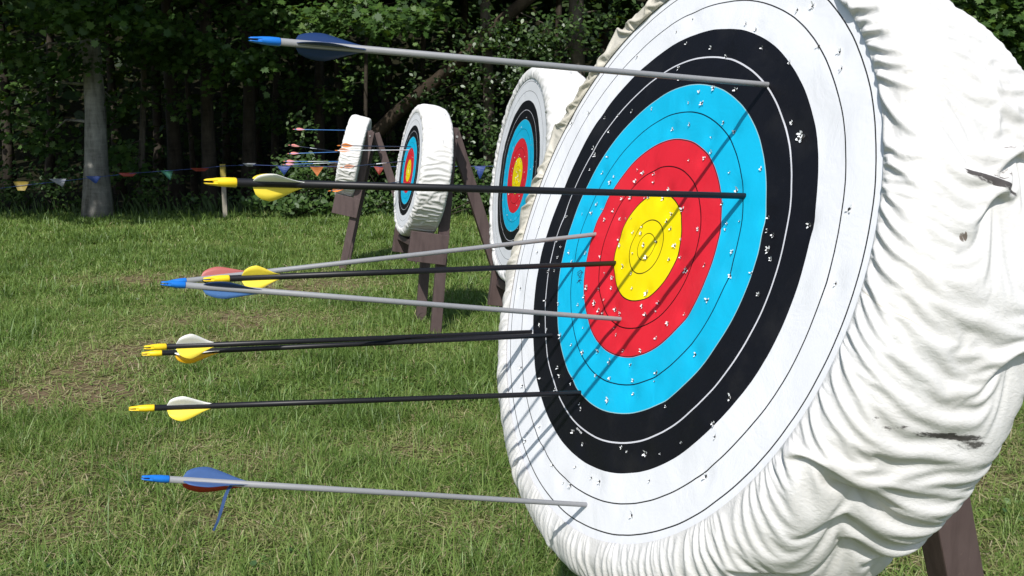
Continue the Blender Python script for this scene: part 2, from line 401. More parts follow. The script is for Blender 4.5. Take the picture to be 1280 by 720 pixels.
def on_face(i, x, y):
    c, hx, up, n = frame(i); d = ray(x, y); P = OC + d * ((c - OC).dot(n) / d.dot(n))
    return P
def face_uv(x, y):
    c, hx, up, n = frame(0); v = on_face(0, x, y) - c
    return v.dot(hx), v.dot(up)

def resample(P, n):
    P = np.array(P); s = np.concatenate([[0], np.cumsum(np.hypot(*np.diff(P, axis=0).T))])
    q = np.linspace(0, s[-1], n); return np.stack([np.interp(q, s, P[:, 0]), np.interp(q, s, P[:, 1])], 1), q
def relax_cloth(na, nb, prof, seed, grav, hoop, slack, iters, kb, bulge, pins=()):
    """settle a loose fabric sleeve over the foam drum: fixed hem rings, stretch, shear and bend limits, weight, contact. Units: rings."""
    rg = np.random.default_rng(seed)
    P2, S = resample(prof, nb)
    th = 2 * np.pi * np.arange(na) / na; C, Sn = np.cos(th)[:, None], np.sin(th)[:, None]
    def lump(k, kw, ph): return np.array([[noise.noise(Vector((math.cos(t) * k + ph, math.sin(t) * k, x * kw))) for x in P2[:, 1]] for t in th])
    dsp = .10 * lump(6, .25, seed) + .10 * lump(14, .3, seed + 9) + .05 * lump(30, .4, seed + 17) + rg.normal(0, .012, (na, nb))
    fade = np.minimum(1, S / .5)[None, :] * np.minimum(1, (S[-1] - S) / .8)[None, :]
    r = P2[None, :, 0] + bulge(th)[:, None] * fade + np.abs(dsp) * fade
    P = np.stack([r * C, r * Sn, np.broadcast_to(P2[None, :, 1], (na, nb)) + .5 * dsp * fade], -1).astype(np.float32)
    # the hem is bunched unevenly: slide its threads together in some places and apart in others
    sh = np.array([.034 * noise.noise(Vector((math.cos(t) * 7 + seed, math.sin(t) * 7, 1))) + .016 * noise.noise(Vector((math.cos(t) * 17 + seed, math.sin(t) * 17, 4))) for t in th])
    for jj in range(nb):
        f = math.exp(-S[jj] / 1.5)
        a_ = th + sh * f; rr = np.hypot(P[:, jj, 0], P[:, jj, 1]); P[:, jj, 0] = rr * np.cos(a_); P[:, jj, 1] = rr * np.sin(a_)
    X0 = P[:, [0, -1]].copy()
    Lh = np.float32(2 * np.pi * 11.7 * hoop / na); Lw = np.float32(S[1] * slack); Ld = np.float32(math.hypot(Lh, Lw))
    W = np.ones((na, nb, 1), np.float32); W[:, [0, -1]] = 0
    for (a0, w0, off) in pins:
        ii = int(round(a0 / 72.88 * na)) % na; jj = int(np.argmin(np.abs(P2[:, 1] - w0) + (S < 1) * 9)); W[ii, jj] = 0
        rp = P2[jj, 0] + off; P[ii, jj] = (rp * math.cos(th[ii]), rp * math.sin(th[ii]), P2[jj, 1] + max(0, off) * .5)
    def con(ia, ib, L, k, only=0):
        A, B = P[ia], P[ib]
        d = B - A; ln = np.sqrt((d * d).sum(-1, keepdims=True)) + 1e-6
        wa, wb = W[ia], W[ib]; f = (ln - L) / (ln * (wa + wb + 1e-6)) * k
        if only < 0: f = np.minimum(f, 0)
        d *= f; P[ia] = A + d * wa; P[ib] = B - d * wb
    ar = np.arange(na); aj = np.arange(nb)
    ev, od = ar[0::2], ar[1::2]
    def ix(i, j): return np.ix_(i, j)
    H = [(ix(ev, aj), ix(od, aj)), (ix(od, aj), ix((od + 1) % na, aj))]
    V = [(ix(ar, aj[:-1][q::2]), ix(ar, aj[1:][q::2])) for q in (0, 1)]
    D = []
    for ii in (ev, od):
        for q in (0, 1):
            a_, b_ = aj[:-1][q::2], aj[1:][q::2]
            D += [(ix(ii, a_), ix((ii + 1) % na, b_)), (ix(ii, b_), ix((ii + 1) % na, a_))]
    BH = [(ix(ar[q::4], aj), ix((ar[q::4] + 2) % na, aj)) for q in range(4)]
    BH3 = [(ix(ar[q::8], aj), ix((ar[q::8] + 4) % na, aj)) for q in range(8)]
    BV = [(ix(ar, aj[:-2][q::4]), ix(ar, aj[2:][q::4])) for q in range(4)]
    Q = P.copy(); g = np.array(grav, np.float32)
    for it in range(iters):
        vel = (P - Q) * .86; Q = P.copy(); P = P + (vel + g) * W
        for a, b in V: con(a, b, Lw, .8)
        for a, b in H: con(a, b, Lh, .8)
        for a, b in D: con(a, b, Ld, .22)
        for a, b in BH: con(a, b, 2 * Lh * .985, kb, -1)
        for a, b in BH3: con(a, b, 4 * Lh * .90, kb * .4, -1)
        for a, b in BV: con(a, b, 2 * Lw * .985, kb, -1)
        # contact with the foam drum (a rounded box in the r-w half plane)
        r = np.sqrt(P[..., 0] ** 2 + P[..., 1] ** 2) + 1e-6
        rd = .55; qx = r - (11.42 - rd); qy = np.abs(P[..., 2] + 2.92) - (2.92 - rd)
        ox, oy = np.maximum(qx, 0), np.maximum(qy, 0); l = np.sqrt(ox * ox + oy * oy) + 1e-6
        sd = np.minimum(np.maximum(qx, qy), 0) + l - rd - .03
        corner = (qx > 0) & (qy > 0); nx_ = np.where(corner, ox / l, (qx >= qy) * 1.0); ny_ = np.where(corner, oy / l, (qx < qy) * 1.0) * np.sign(P[..., 2] + 2.92)
        pen = np.maximum(-sd, 0) * W[..., 0]
        rn = r + nx_ * pen; P[..., 0] *= rn / r; P[..., 1] *= rn / r; P[..., 2] += ny_ * pen
        P[..., 2] = np.where(r < 10.9, np.where(P[..., 2] > -2.9, np.maximum(P[..., 2], .07), P[..., 2]), P[..., 2])
        Q = np.where(pen[..., None] > 0, .5 * (P + Q), Q)
        P[:, [0, -1]] = X0
    return P, S, P2
PROFILE = [(10.28, .06), (10.45, .20), (10.70, .24), (10.95, .16), (11.2, -.05), (11.42, -.4), (11.55, -.9), (11.60, -1.6), (11.64, -2.8), (11.64, -3.8), (11.58, -4.6), (11.35, -5.2), (10.95, -5.65), (10.3, -5.9)]
def make_cover(name, na, nb, mat, seed, parent, hero):
    c_, hx_, up_, n_ = frame(0)
    gd = np.array([-hx_.z, -up_.z, -n_.z]) * .0003
    bl = (lambda t: .16 * np.cos(t - .9)) if hero else (lambda t: .05 * np.cos(3 * t))
    rq = random.Random(seed + 3); snags = [(rq.uniform(0, 72.8), rq.uniform(-5, -.9), -.12) for _ in range(34)]
    P, S, P2 = relax_cloth(na, nb, PROFILE, seed, gd if hero else gd * .8, 1.088 if hero else 1.085, 1.07, 300 if hero else 170, .035, bl, [(*face_star, -.12)] + [(math.atan2(v, u) % (2 * math.pi) * 11.6, .12, o_) for (u, v), o_ in ((face_uv(772, 26), .26), (face_uv(700, 160), .28), (face_uv(662, 262), .24), (face_uv(642, 330), .22))] + snags if hero else snags)
    V = np.concatenate([P, np.broadcast_to(np.array([0, 0, -5.93], np.float32), (na, 1, 3))], 1)   # the back closes flat behind the rear hem
    V[:, -1, 0] = np.cos(2 * np.pi * np.arange(na) / na) * .3; V[:, -1, 1] = np.sin(2 * np.pi * np.arange(na) / na) * .3
    UVs = np.zeros((na, nb + 1, 2)); UVs[:, :, 0] = (2 * np.pi * np.arange(na) / na * 11.6)[:, None]; UVs[:, :-1, 1] = P2[None, :, 1]; UVs[:, -1, 1] = -6
    nb += 1
    idx = np.arange(na * nb).reshape(na, nb); nxt = np.roll(idx, -1, 0)
    q = np.stack([idx[:, :-1], idx[:, 1:], nxt[:, 1:], nxt[:, :-1]], -1).reshape(-1, 4)
    ob = mesh_np(name, (V * U).reshape(-1, 3), q.ravel(), np.arange(len(q)) * 4, [mat], parent, smooth=True, uv=UVs.reshape(-1, 2))
    if hero:
        md = ob.modifiers.new('smooth', 'SUBSURF'); md.levels = md.render_levels = 1
    return ob

HOLES_PX = []
def holes(x0, y0, s, L, big=1.0): HOLES_PX.extend([(x0 + a / s, y0 + b / s, big) for a, b in L])
holes(620, 0, 3.2, [(785,75),(725,128),(1003,95),(1040,120),(565,225),(1205,38),(1262,28),(1180,255),(375,452),(300,492),(765,177),(865,195),(1067,193),(735,275),(740,320),(920,228),(965,362),(545,447),(435,472),(490,463),(455,528),(395,620),(392,595),(378,680),(1180,490),(820,370),(877,355),(772,412),(830,415),(625,435),(705,517),(778,500),(915,492),(860,548),(862,610),(450,628),(425,692),(475,708),(937,690),(953,528),(1062,677),(775,642),(830,632),(565,680),(587,690),(627,695)])
holes(620, 0, 3.2, [(1215,536), (1222,545), (1207,548)], 1.45)
holes(620, 225, 3.2, [(460,10),(405,97),(343,137),(385,133),(297,290),(302,325),(360,292),(330,500),(345,590),(305,660),(350,690),(405,685),(252,495),(260,625),(960,40),(908,95),(922,175),(915,197),(975,165),(948,288),(935,383),(848,482),(1022,373),(795,697),(557,5),(630,10),(685,42),(505,75),(540,70),(422,115),(470,122),(437,160),(492,155),(418,307),(435,372),(460,388),(365,432),(412,437),(458,432),(432,480),(395,493),(408,520),(428,537),(355,467),(475,518),(498,535),(587,505),(645,490),(600,540),(638,527),(470,590),(482,618),(640,633),(507,682),(580,683),(688,572),(748,535),(838,340),(760,363),(733,308),(740,238),(810,197),(742,118),(595,72),(610,68),(663,72),(520,155),(542,153),(697,135),(680,165),(700,195),(545,210),(582,213),(587,187),(487,235),(495,262),(593,260),(640,247),(548,295),(605,310),(505,345),(543,375),(547,433),(600,452),(692,318),(715,263),(280,145),(250,245),(262,270),(247,310),(215,368),(240,365),(172,580),(205,600),(200,482),(1085,150),(1085,203),(1108,222),(1083,280),(1098,317),(1050,460),(1250,180),(175,187),(170,290),(97,432)])
holes(620, 450, 2.667, [(150,63),(207,25),(210,53),(250,80),(198,100),(278,147),(285,165),(260,240),(288,280),(422,293),(440,308),(497,313),(550,312),(622,278),(562,155),(785,128),(733,215),(255,62),(335,52),(380,5),(445,15),(383,62),(457,68),(455,112),(377,135),(533,42),(525,70),(85,25),(90,85),(145,220),(100,270),(105,245),(155,298),(190,350),(268,357),(223,408),(250,418),(320,393),(345,405),(513,402),(737,257),(700,388),(455,518)])
holes(940, 0, 3.2, [(15,118),(180,38),(240,22),(272,187),(350,207),(363,275)])
holes(940, 225, 3.2, [(393,118),(333,413)])
HOLES = [(*face_uv(x, y), b) for x, y, b in HOLES_PX]

def make_face(name, hole_list, parent, nr_=84, na=220, seed=1):
    """paper face: a gently rippled disc; each arrow hole is a dark pit ringed by torn paper petals, in the same mesh"""
    V, L, S, MI = [], [], [], []
    rad = np.linspace(0.0, 10.62, nr_)[1:]
    def zf(x, y):
        p = Vector((x * 6 + seed, y * 6, seed)); z = .0035 * noise.noise(p) + .0012 * noise.noise(p * 3.1)
        r = math.hypot(x, y) / U
        z *= min(1, max(0, (10.2 - r) / 1.4))
        for hx_, hy_, b in dents:
            d2 = ((x - hx_) ** 2 + (y - hy_) ** 2) / (.012 * b) ** 2
            if d2 < 6: z -= .0022 * b * math.exp(-d2)
        return z
    dents = hole_list[::3] if len(hole_list) > 40 else []
    global FACE_Z
    if seed == 1: FACE_Z = zf
    V.append((0, 0, zf(0, 0)))
    for r in rad:
        for k in range(na):
            a = 2 * math.pi * k / na; x, y = r * U * math.cos(a), r * U * math.sin(a); V.append((x, y, zf(x, y)))
    for k in range(na):
        S.append(len(L)); L += [0, 1 + k, 1 + (k + 1) % na]; MI.append(0)
    for i in range(len(rad) - 1):
        for k in range(na):
            a = 1 + i * na; S.append(len(L)); L += [a + k, a + na + k, a + na + (k + 1) % na, a + (k + 1) % na]; MI.append(0)
    rd = random.Random(seed)
    for x, y, b in hole_list:
        z = zf(x, y) + .0012; R = .0023 * b * rd.choice((.65, .8, .9, 1, 1.1, 1.35)); n = 7; el = rd.uniform(0, 3.14); ec = rd.uniform(.6, 1)
        # pit
        i0 = len(V)
        for k in range(n):
            a = 2 * math.pi * k / n; V.append((x + R * .62 * math.cos(a), y + R * .62 * math.sin(a), z))
        S.append(len(L)); L += list(range(i0, i0 + n)); MI.append(2)
        # torn petals curling outwards
        a0 = rd.uniform(0, 6.28)
        np_ = rd.choice((3, 4, 5, 6))
        for k in range(np_):
            a = a0 + k * 2 * math.pi / np_ + rd.uniform(-.35, .35); da = rd.uniform(.4, .75)
            ln = R * rd.uniform(1.0, 1.9); hgt = R * rd.uniform(.1, 1.2)
            i0 = len(V)
            V.append((x + R * .85 * math.cos(a - da), y + R * .85 * math.sin(a - da), z + .0002))
            V.append((x + R * .85 * math.cos(a + da), y + R * .85 * math.sin(a + da), z + .0002))
            V.append((x + ln * math.cos(a + .15), y + ln * math.sin(a + .15), z + hgt))
            V.append((x + ln * .9 * math.cos(a - .2), y + ln * .9 * math.sin(a - .2), z + hgt * .8))
            S.append(len(L)); L += [i0, i0 + 1, i0 + 2, i0 + 3]; MI.append(1)
    return mesh_np(name, V, L, S, [M_FACE, M_TORN, M_HOLE], parent, matidx=MI)

def ink(name, lines, col, wd, parent):
    bm = bmesh.new()
    for ln in lines:
        P = [Vector((*face_uv(x, y), 0)) for x, y in ln]
        for A_, B_ in zip(P, P[1:]):
            A_ = A_.copy(); B_ = B_.copy()
            for q in (A_, B_): q.z = FACE_Z(q.x, q.y) + .0006
            t_ = (B_ - A_).normalized(); sd = Vector((-t_.y, t_.x, 0)) * wd
            bm.faces.new([bm.verts.new(q) for q in (A_ - sd, B_ - sd, B_ + sd, A_ + sd)])
    return from_bm(name, bm, [plain(name + '_ink', col, .6)], parent)

def cyl_hit(x, y, rad=11.75):
    """where a sight line meets the hero butt's rim -> (arc length in rings, depth in rings)"""
    c, hx, up, n = frame(0); d = ray(x, y).normalized(); o = OC - c
    ou, ov, ow = o.dot(hx) / U, o.dot(up) / U, o.dot(n) / U; du, dv, dw = d.dot(hx) / U, d.dot(up) / U, d.dot(n) / U
    A, B, Cc = du * du + dv * dv, ou * du + ov * dv, ou * ou + ov * ov - rad * rad
    t = (-B - math.sqrt(max(0, B * B - A * Cc))) / A
    uu, vv, ww = ou + du * t, ov + dv * t, ow + dw * t
    return (math.atan2(vv, uu) % (2 * math.pi)) * 11.6, ww
face_star = cyl_hit(992, 583)
def stain(x0, y0, x1, y1, wid, thr, sc, dark=(.035, .025, .025)):
    a, b = Vector(cyl_hit(x0, y0)), Vector(cyl_hit(x1, y1)); d = b - a; m = (a + b) / 2
    return (m.x, m.y, math.atan2(d.y, d.x), d.length / 2 * 1.1, wid, thr, sc, dark)
STAINS = [stain(1203, 183, 1276, 230, .12, .62, 3.2, (.022, .016, .016)), stain(1232, 185, 1279, 205, .35, .80, 4.0, (.06, .045, .04)), stain(1250, 160, 1279, 166, .22, .80, 5.0, (.08, .06, .055)),
          stain(1206, 263, 1213, 275, .13, .66, 4.0, (.12, .09, .07)), stain(1094, 506, 1150, 508, .24, .82, 4.5), stain(1140, 512, 1228, 522, .13, .68, 3.2, (.025, .02, .018)),
          stain(1185, 520, 1235, 532, .28, .78, 3.0, (.05, .045, .04)), stain(925, 697, 1030, 716, .45, .80, 2.6, (.05, .045, .04))]
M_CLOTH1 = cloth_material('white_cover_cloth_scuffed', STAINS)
M_CLOTH = cloth_material('white_cover_cloth', [])

LAB = ['big near archery butt in scuffed white cover, its face full of holes',
       'white covered archery butt partly hidden behind the big near one, no arrows in its face',
       'round white covered archery butt on brown stand, its face turned left with orange vaned arrows',
       'farthest white archery butt, seen edge on with its face hidden']
DEPTH = .86                                # the farther butts are a little thinner
butts = []
for i in range(4):
    c, hx, up, n = frame(i)
    roll = (0, 2.1, 3.9, 5.2)[i]
    e = empty('archery_butt'); e.matrix_world = fmat(i, roll) @ Matrix.Diagonal((1, 1, 1 if i == 0 else DEPTH, 1)); tag(e, LAB[i], 'archery butt', 'archery butts along the line')
    butts.append(e)
    if i == 0:
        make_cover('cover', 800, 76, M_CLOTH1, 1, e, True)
        make_face('paper_face', HOLES, e)
        sx = lambda L_: [(700 + a / 3.6, 240 + b / 3.6) for a, b in L_]
        ink('pen_scribble', [sx([(78, 365), (92, 352), (104, 362), (88, 380), (80, 372), (98, 360), (96, 378)]), sx([(84, 388), (98, 380), (92, 394), (82, 400), (100, 396)]), sx([(76, 410), (88, 400), (94, 412)])], (.02, .03, .08), .0004, e)
        mx = lambda L_: [(620 + a / 4.5, 400 + b / 4.5) for a, b in L_]
        ink('printed_mark', [mx([(455, 608), (461, 618)]), mx([(459, 606), (467, 614), (462, 618)]), mx([(466, 618), (472, 626)]), mx([(470, 616), (477, 628)]), mx([(473, 630), (483, 640)]), mx([(478, 628), (486, 636)])], (.6, .6, .6), .0005, e)
    elif i == 1:
        cv = make_cover('cover', 400, 40, M_CLOTH, 4, e, False)
        rd = random.Random(5); hl = []
        while len(hl) < 75:
            r = abs(rd.gauss(0, 4.6)); a = rd.uniform(0, 6.28)
            if r < 9.8: hl.append((r * U * math.cos(a), r * U * math.sin(a), 1.0))
        fc = make_face('paper_face', hl, e, 60, 160, 3)
    else:
        for src in (cv, fc):
            k = src.copy(); COL.objects.link(k); k.parent = e

# ------------------------------------------------------------------ stands
SL = ['brown wooden stand behind the big near butt, only its lower legs showing', 'brown wooden stand of the butt half hidden behind the near one',
      'brown wooden A-frame stand of the butt with orange vaned arrows', 'brown wooden A-frame stand of the farthest edge on butt']
for i in range(4):
    c, hx, up, n = frame(i)
    nh = Vector((n.x, n.y, 0)).normalized()
    basep = c + up * (-.6); base = Vector((basep.x, basep.y, 0))
    e = empty('target_stand', base); tag(e, SL[i], 'stand', 'brown stands under the butts')
    def L(u, v, w_): return c + hx * (u * U) + up * (v * U) + n * (w_ * U) - base
    def piece(name, fn, mat=M_WOOD):
        bm = bmesh.new(); fn(bm); return from_bm(name, bm, [mat], e)
    sz = 1.0 if i == 0 else DEPTH
    wl = -5.95 * sz - 1.05
    for sgn in (1, -1):
        u = 6.3 * sgn
        top = L(u, 8.2, wl + (0, .4, .9, 0)[i]); d = -up
        k = (top + base).z / -d.z; foot = top + d * (k + .02) - nh * (0, .05, .09, 0)[i]
        leg = piece('front_leg', lambda bm: beam(bm, top, foot, n, .076, .038))
        bt = bmesh.new(); q0 = L(u + .48 * sgn, 6.9, wl); tube(bt, [q0, q0 + hx * (.008 * sgn)], .009, 8); from_bm('bolt', bt, [M_STEEL], leg)
        w0, v0, v1 = ((-8.1, -10.6, -13.2), (wl - 1.0, -10.1, -15.3))[i > 0]
        w1 = (-5.6, -.4)[i > 0]
        a, b = L(u + 1.0 * sgn, (v0 + v1) / 2, w0), L(u + 1.0 * sgn, (v0 + v1) / 2, w1)
        piece('bracket', lambda bm: beam(bm, a, b, up, (v0 - v1) * U, .036))
    t2 = L(0, 8.0, wl - .9); ff = t2 - nh * .47; ff.z = -.02
    piece('rear_leg', lambda bm: beam(bm, t2, ff, nh, .085, .05))
    ws, wd_s = ((-6.6, .10), (-3.3, .19))[i > 0]
    piece('shelf', lambda bm: beam(bm, L(-6.7, -12.4, ws), L(6.7, -12.4, ws), n, wd_s, .036))
    piece('crossbar', lambda bm: beam(bm, L(-5.8, 7.6, wl), L(5.8, 7.6, wl), up, .07, .034))

# ------------------------------------------------------------------ arrows
def solid(name, col, rough=.35, spec=.5, metal=0.0, var=.08, trans=0.0):
    m = plain(name, col, rough, var, 120, spec); b = m.node_tree.nodes['Principled BSDF']; b.inputs['Metallic'].default_value = metal
    return m
PAL = {'black': solid('black_shaft', (.008, .008, .010), .42, .3), 'grey': solid('anodised_grey_shaft', (.215, .22, .23), .5, .35, .0),
       'yellow': solid('yellow_plastic', (.82, .56, .015), .4), 'lemon': solid('lemon_plastic', (.80, .62, .05), .45), 'orangey': solid('amber_plastic', (.80, .42, .01), .45),
       'white': solid('white_plastic', (.80, .79, .74), .45), 'blue': solid('bright_blue_plastic', (.01, .15, .55), .3), 'navy': solid('navy_plastic', (.010, .030, .10), .4),
       'midblue': solid('blue_vane_plastic', (.045, .095, .235), .45), 'skyvane': solid('pale_blue_vane_plastic', (.06, .145, .34), .4), 'red': solid('red_vane_plastic', (.38, .02, .015), .4), 'rose': solid('faded_red_vane_plastic', (.36, .095, .085), .5),
       'bluesh': solid('blue_shaft', (.07, .20, .50), .35), 'silver': solid('silver_shaft', (.55, .58, .62), .3), 'pink': solid('pink_vane_plastic', (.70, .26, .22), .5), 'orange': solid('orange_vane_plastic', (.75, .24, .05), .5), 'salmon': solid('salmon_vane_plastic', (.75, .36, .22), .5), 'dim': solid('dark_blue_shaft', (.02, .03, .06), .35)}
def lathe(bm, prof, n=14):
    rings = [[bm.verts.new((r * math.cos(2 * math.pi * k / n), r * math.sin(2 * math.pi * k / n), z)) for k in range(n)] for z, r in prof]
    for a, b in zip(rings, rings[1:]):
        for k in range(n): bm.faces.new((a[k], a[(k + 1) % n], b[(k + 1) % n], b[k])).smooth = True
    bm.faces.new(rings[0][::-1]); bm.faces.new(rings[-1])
def make_arrow(i, hit, nock, Lm, shaft, nockc, vanes, label, group, dia, nock_l=.026, gap=.012, vlen=.045, vh=.011, embed=.05, near=True, band=None, explicit=None, peak=.36):
    """arrow stuck in butt i at the pixel-traced point; Lm is its visible length"""
    E = on_face(i, *hit) if explicit is None else explicit
    d = ray(*nock).normalized(); oe = OC - E; bb = oe.dot(d); D = bb * bb - (oe.dot(oe) - Lm * Lm)
    s = -bb + (-1 if near else 1) * math.sqrt(max(D, 0)); T = OC + d * s
    dr = (T - E).normalized(); Lm = (T - E).length
    upv = (Vector((0, 0, 1)) - dr * dr.z).normalized(); v = OC - T; v = v - dr * v.dot(dr); side = (v - upv * v.dot(upv)).normalized()
    M = Matrix.Identity(4)
    yax = dr.cross(upv)
    for k, a in enumerate((upv, yax, dr)):
        for j in range(3): M[j][k] = a[j]
    M.translation = E
    sg = 1 if yax.dot(side) > 0 else -1
    e = empty('arrow'); e.matrix_world = M; tag(e, label, 'arrow', group)
    r = dia / 2
    bm = bmesh.new(); lathe(bm, [(-embed, r), (0, r), (Lm * .5, r), (Lm - nock_l * .9, r)], 14)
    from_bm('shaft', bm, [PAL[shaft]], e)
    if band:
        bm = bmesh.new(); lathe(bm, [(Lm * band[0], r * 1.06), (Lm * band[1], r * 1.06)], 10); from_bm('band', bm, [PAL[band[2]]], e)
    # nock: ferrule, then two tapering prongs either side of the string slot
    bm = bmesh.new(); z0 = Lm - nock_l
    lathe(bm, [(z0, r * 1.02), (z0 + .001, r * 1.14), (z0 + nock_l * .35, r * 1.14), (z0 + nock_l * .60, r * 1.0), (z0 + nock_l * .72, r * .86)], 14)
    for sgn in (1, -1):
        rings = []
        for f, wd, th in ((.60, .98, .9), (.8, .88, .8), (.94, .80, .66), (1.0, .55, .45)):
            z = z0 + nock_l * f; ring = []
            for k in range(7):
                a = -math.pi / 2 + math.pi * k / 6
                ring.append(bm.verts.new((sgn * (r * .26 + r * (th - .26) * math.cos(a)), r * wd * math.sin(a), z)))
            rings.append(ring)
        for a, b in zip(rings, rings[1:]):
            for k in range(7): 
                f_ = (a[k], a[(k + 1) % 7], b[(k + 1) % 7], b[k]); bm.faces.new(f_ if sgn > 0 else f_[::-1])
        bm.faces.new(rings[-1] if sgn > 0 else rings[-1][::-1])
    from_bm('nock', bm, [PAL[nockc]], e, True)
    z1 = z0 - gap
    for ang, colr in vanes:
        a = R_(ang); ax = Vector((math.cos(a), sg * math.sin(a), 0)); tx = Vector((-ax.y, ax.x, 0))
        bm = bmesh.new(); K = 18; prof = []
        for k in range(K + 1):
            f = k / K
            x_ = f / peak if f < peak else 1 - (f - peak) / (1 - peak)
            h = vh * (math.sqrt(max(0, 1 - (1 - x_) ** 2)) if f < peak else (3 * x_ ** 2 - 2 * x_ ** 3) * .35 + .65 * x_ ** 1.15)
            prof.append((f, h))
        rows = []
        for f, h in prof:
            z = z1 - f * vlen; row = []
            for g_, th in ((0, .5), (.5, .4), (1, .22)):
                bend = .06 * vh * g_ * g_ * math.sin(f * 5 + ang)
                p = ax * (r * .92 + h * g_) + tx * bend
                row.append((bm.verts.new(p + tx * (.0009 * th) + Vector((0, 0, z))), bm.verts.new(p - tx * (.0009 * th) + Vector((0, 0, z)))))
            rows.append(row)
        for A_, B_ in zip(rows, rows[1:]):
            for q_ in range(2):
                bm.faces.new((A_[q_][0], A_[q_ + 1][0], B_[q_ + 1][0], B_[q_][0])).smooth = True
                bm.faces.new((A_[q_][1], B_[q_][1], B_[q_ + 1][1], A_[q_ + 1][1])).smooth = True
            bm.faces.new((A_[2][0], A_[2][1], B_[2][1], B_[2][0]))
        from_bm('vane', bm, [PAL[colr]], e)
    return e, M, Lm
GA = 'arrows in the big near target'
GY_ = 6.9e-3; BKD = 7.6e-3
make_arrow(0, (960, 106), (311, 49), 16 * U, 'grey', 'blue', [(-32, 'navy'), (88, 'navy'), (208, 'navy')], 'topmost grey arrow with dark blue vanes, stuck in the black ring', GA, GY_, .028, .014, .068, .0118, peak=.42)
make_arrow(0, (930, 245), (255, 227), 16 * U, 'black', 'yellow', [(58, 'white'), (178, 'lemon'), (298, 'lemon')], 'long black arrow with yellow nock crossing the blue ring, above the gold', GA, BKD, .028, .014, .048, .0130)
make_arrow(0, (744, 293), (206, 354), 16.1 * U, 'grey', 'blue', [(-12, 'rose'), (108, 'navy'), (228, 'navy')], 'grey arrow with faded red vane sloping up to the red ring', GA, GY_, .026, .018, .062, .0105)
make_arrow(0, (768, 329), (254, 349.5), 15 * U, 'black', 'yellow', [(25, 'lemon'), (150, 'lemon'), (268, 'lemon')], 'black arrow with all yellow vanes at the left edge of the gold', GA, BKD, .029, .014, .046, .0125)
make_arrow(0, (775, 399), (201, 354), 15.7 * U, 'grey', 'blue', [(50, 'navy'), (170, 'skyvane'), (290, 'skyvane')], 'grey arrow with pale blue vane sloping down to the lower red ring', GA, GY_, .025, .018, .066, .0088)
make_arrow(0, (664, 415), (180, 434.5), 16.0 * U, 'black', 'yellow', [(22, 'white'), (142, 'lemon'), (262, 'lemon')], 'upper of the two crossing black arrows, ending in the white ring', GA, BKD, .027, .012, .050, .0150)
make_arrow(0, (689, 419), (177, 442.5), 15.15 * U, 'black', 'yellow', [(92, 'white'), (172, 'orangey'), (292, 'white')], 'lower of the two crossing black arrows, amber vane, ending in the black ring', GA, BKD, .026, .016, .060, .0130)
make_arrow(0, (725, 491), (161, 511), 15.4 * U, 'black', 'yellow', [(28, 'white'), (146, 'lemon'), (266, 'lemon')], 'single black arrow with white top vane, second from the bottom', GA, BKD, .029, .014, .053, .0150)
eB, MB_, LB = make_arrow(0, (733, 631), (177, 597), 14.9 * U, 'grey', 'blue', [(-30, 'midblue'), (92, 'midblue'), (205, 'red')], 'lowest grey arrow with a loose blue vane strip hanging from it', GA, GY_, .027, .014, .070, .0125)
# the peeled vane strip of the lowest arrow
Minv = MB_.inverted()
zz = (MB_ @ Vector((0, 0, LB * .80)) - OC).length
pts = [OC + ray(x, y).normalized() * (zz - dz) for x, y, dz in ((312, 604, 0), (302, 603.5, .003), (292, 605, .008), (285.5, 611, .014), (281, 622, .018), (276.5, 638, .018), (272, 652, .016), (267, 663, .012))]
bm = bmesh.new(); prev = None
vd = (OC - pts[0]).normalized()
for k, p in enumerate(pts):
    tdir = (pts[min(k + 1, len(pts) - 1)] - pts[max(k - 1, 0)]).normalized(); sd = tdir.cross(vd + Vector((.5, 0, .3))).normalized()
    wdt = .0010 + .0007 * math.sin(k / 7 * 3.1)
    th = tdir.cross(sd) * .0005
    row = [bm.verts.new(Minv @ (p + sd * wdt * a + th * b)) for a, b in ((-1, -1), (1, -1), (1, 1), (-1, 1))]
    if prev:
        for j in range(4): bm.faces.new((prev[j], prev[(j + 1) % 4], row[(j + 1) % 4], row[j]))
    else: bm.faces.new(row[::-1])
    prev = row
bm.faces.new(prev)
ls = from_bm('loose_vane', bm, [solid('dull_blue_vane_strip', (.03, .065, .17), .5)], eB); ls['label'] = 'peeled blue vane strip curling down'

G3 = 'orange vaned arrows in the third target'
small = dict(nock_l=.022, gap=.012, vlen=.10, vh=.0145)
for hit, nk, Lq, lab, va, bd in (
    ((514, 183.5), (421.5, 182), 16, 'uppermost thin arrow with orange vanes over the edge on butt', 'orange', None),
    ((511, 187.5), (418.5, 188.3), 16.5, 'thin arrow with salmon vanes just under the uppermost orange one', 'salmon', (.40, .52, 'silver')),
    ((506, 201.5), (425, 209.5), 15, 'thin tilted arrow, middle height, with pale band on its shaft', 'salmon', (.30, .46, 'silver')),
    ((501, 227), (410, 239), 16, 'lowest thin arrow with orange vanes, under the long black shaft', 'orange', None)):
    make_arrow(2, hit, nk, Lq * U, 'dim' if lab[0] != 't' or 'tilted' in lab else 'silver', 'orange', [(10, va), (130, va), (250, va)], lab, G3, 6.5e-3, band=bd, **small)
G4 = 'pink vaned arrows in the farthest target'
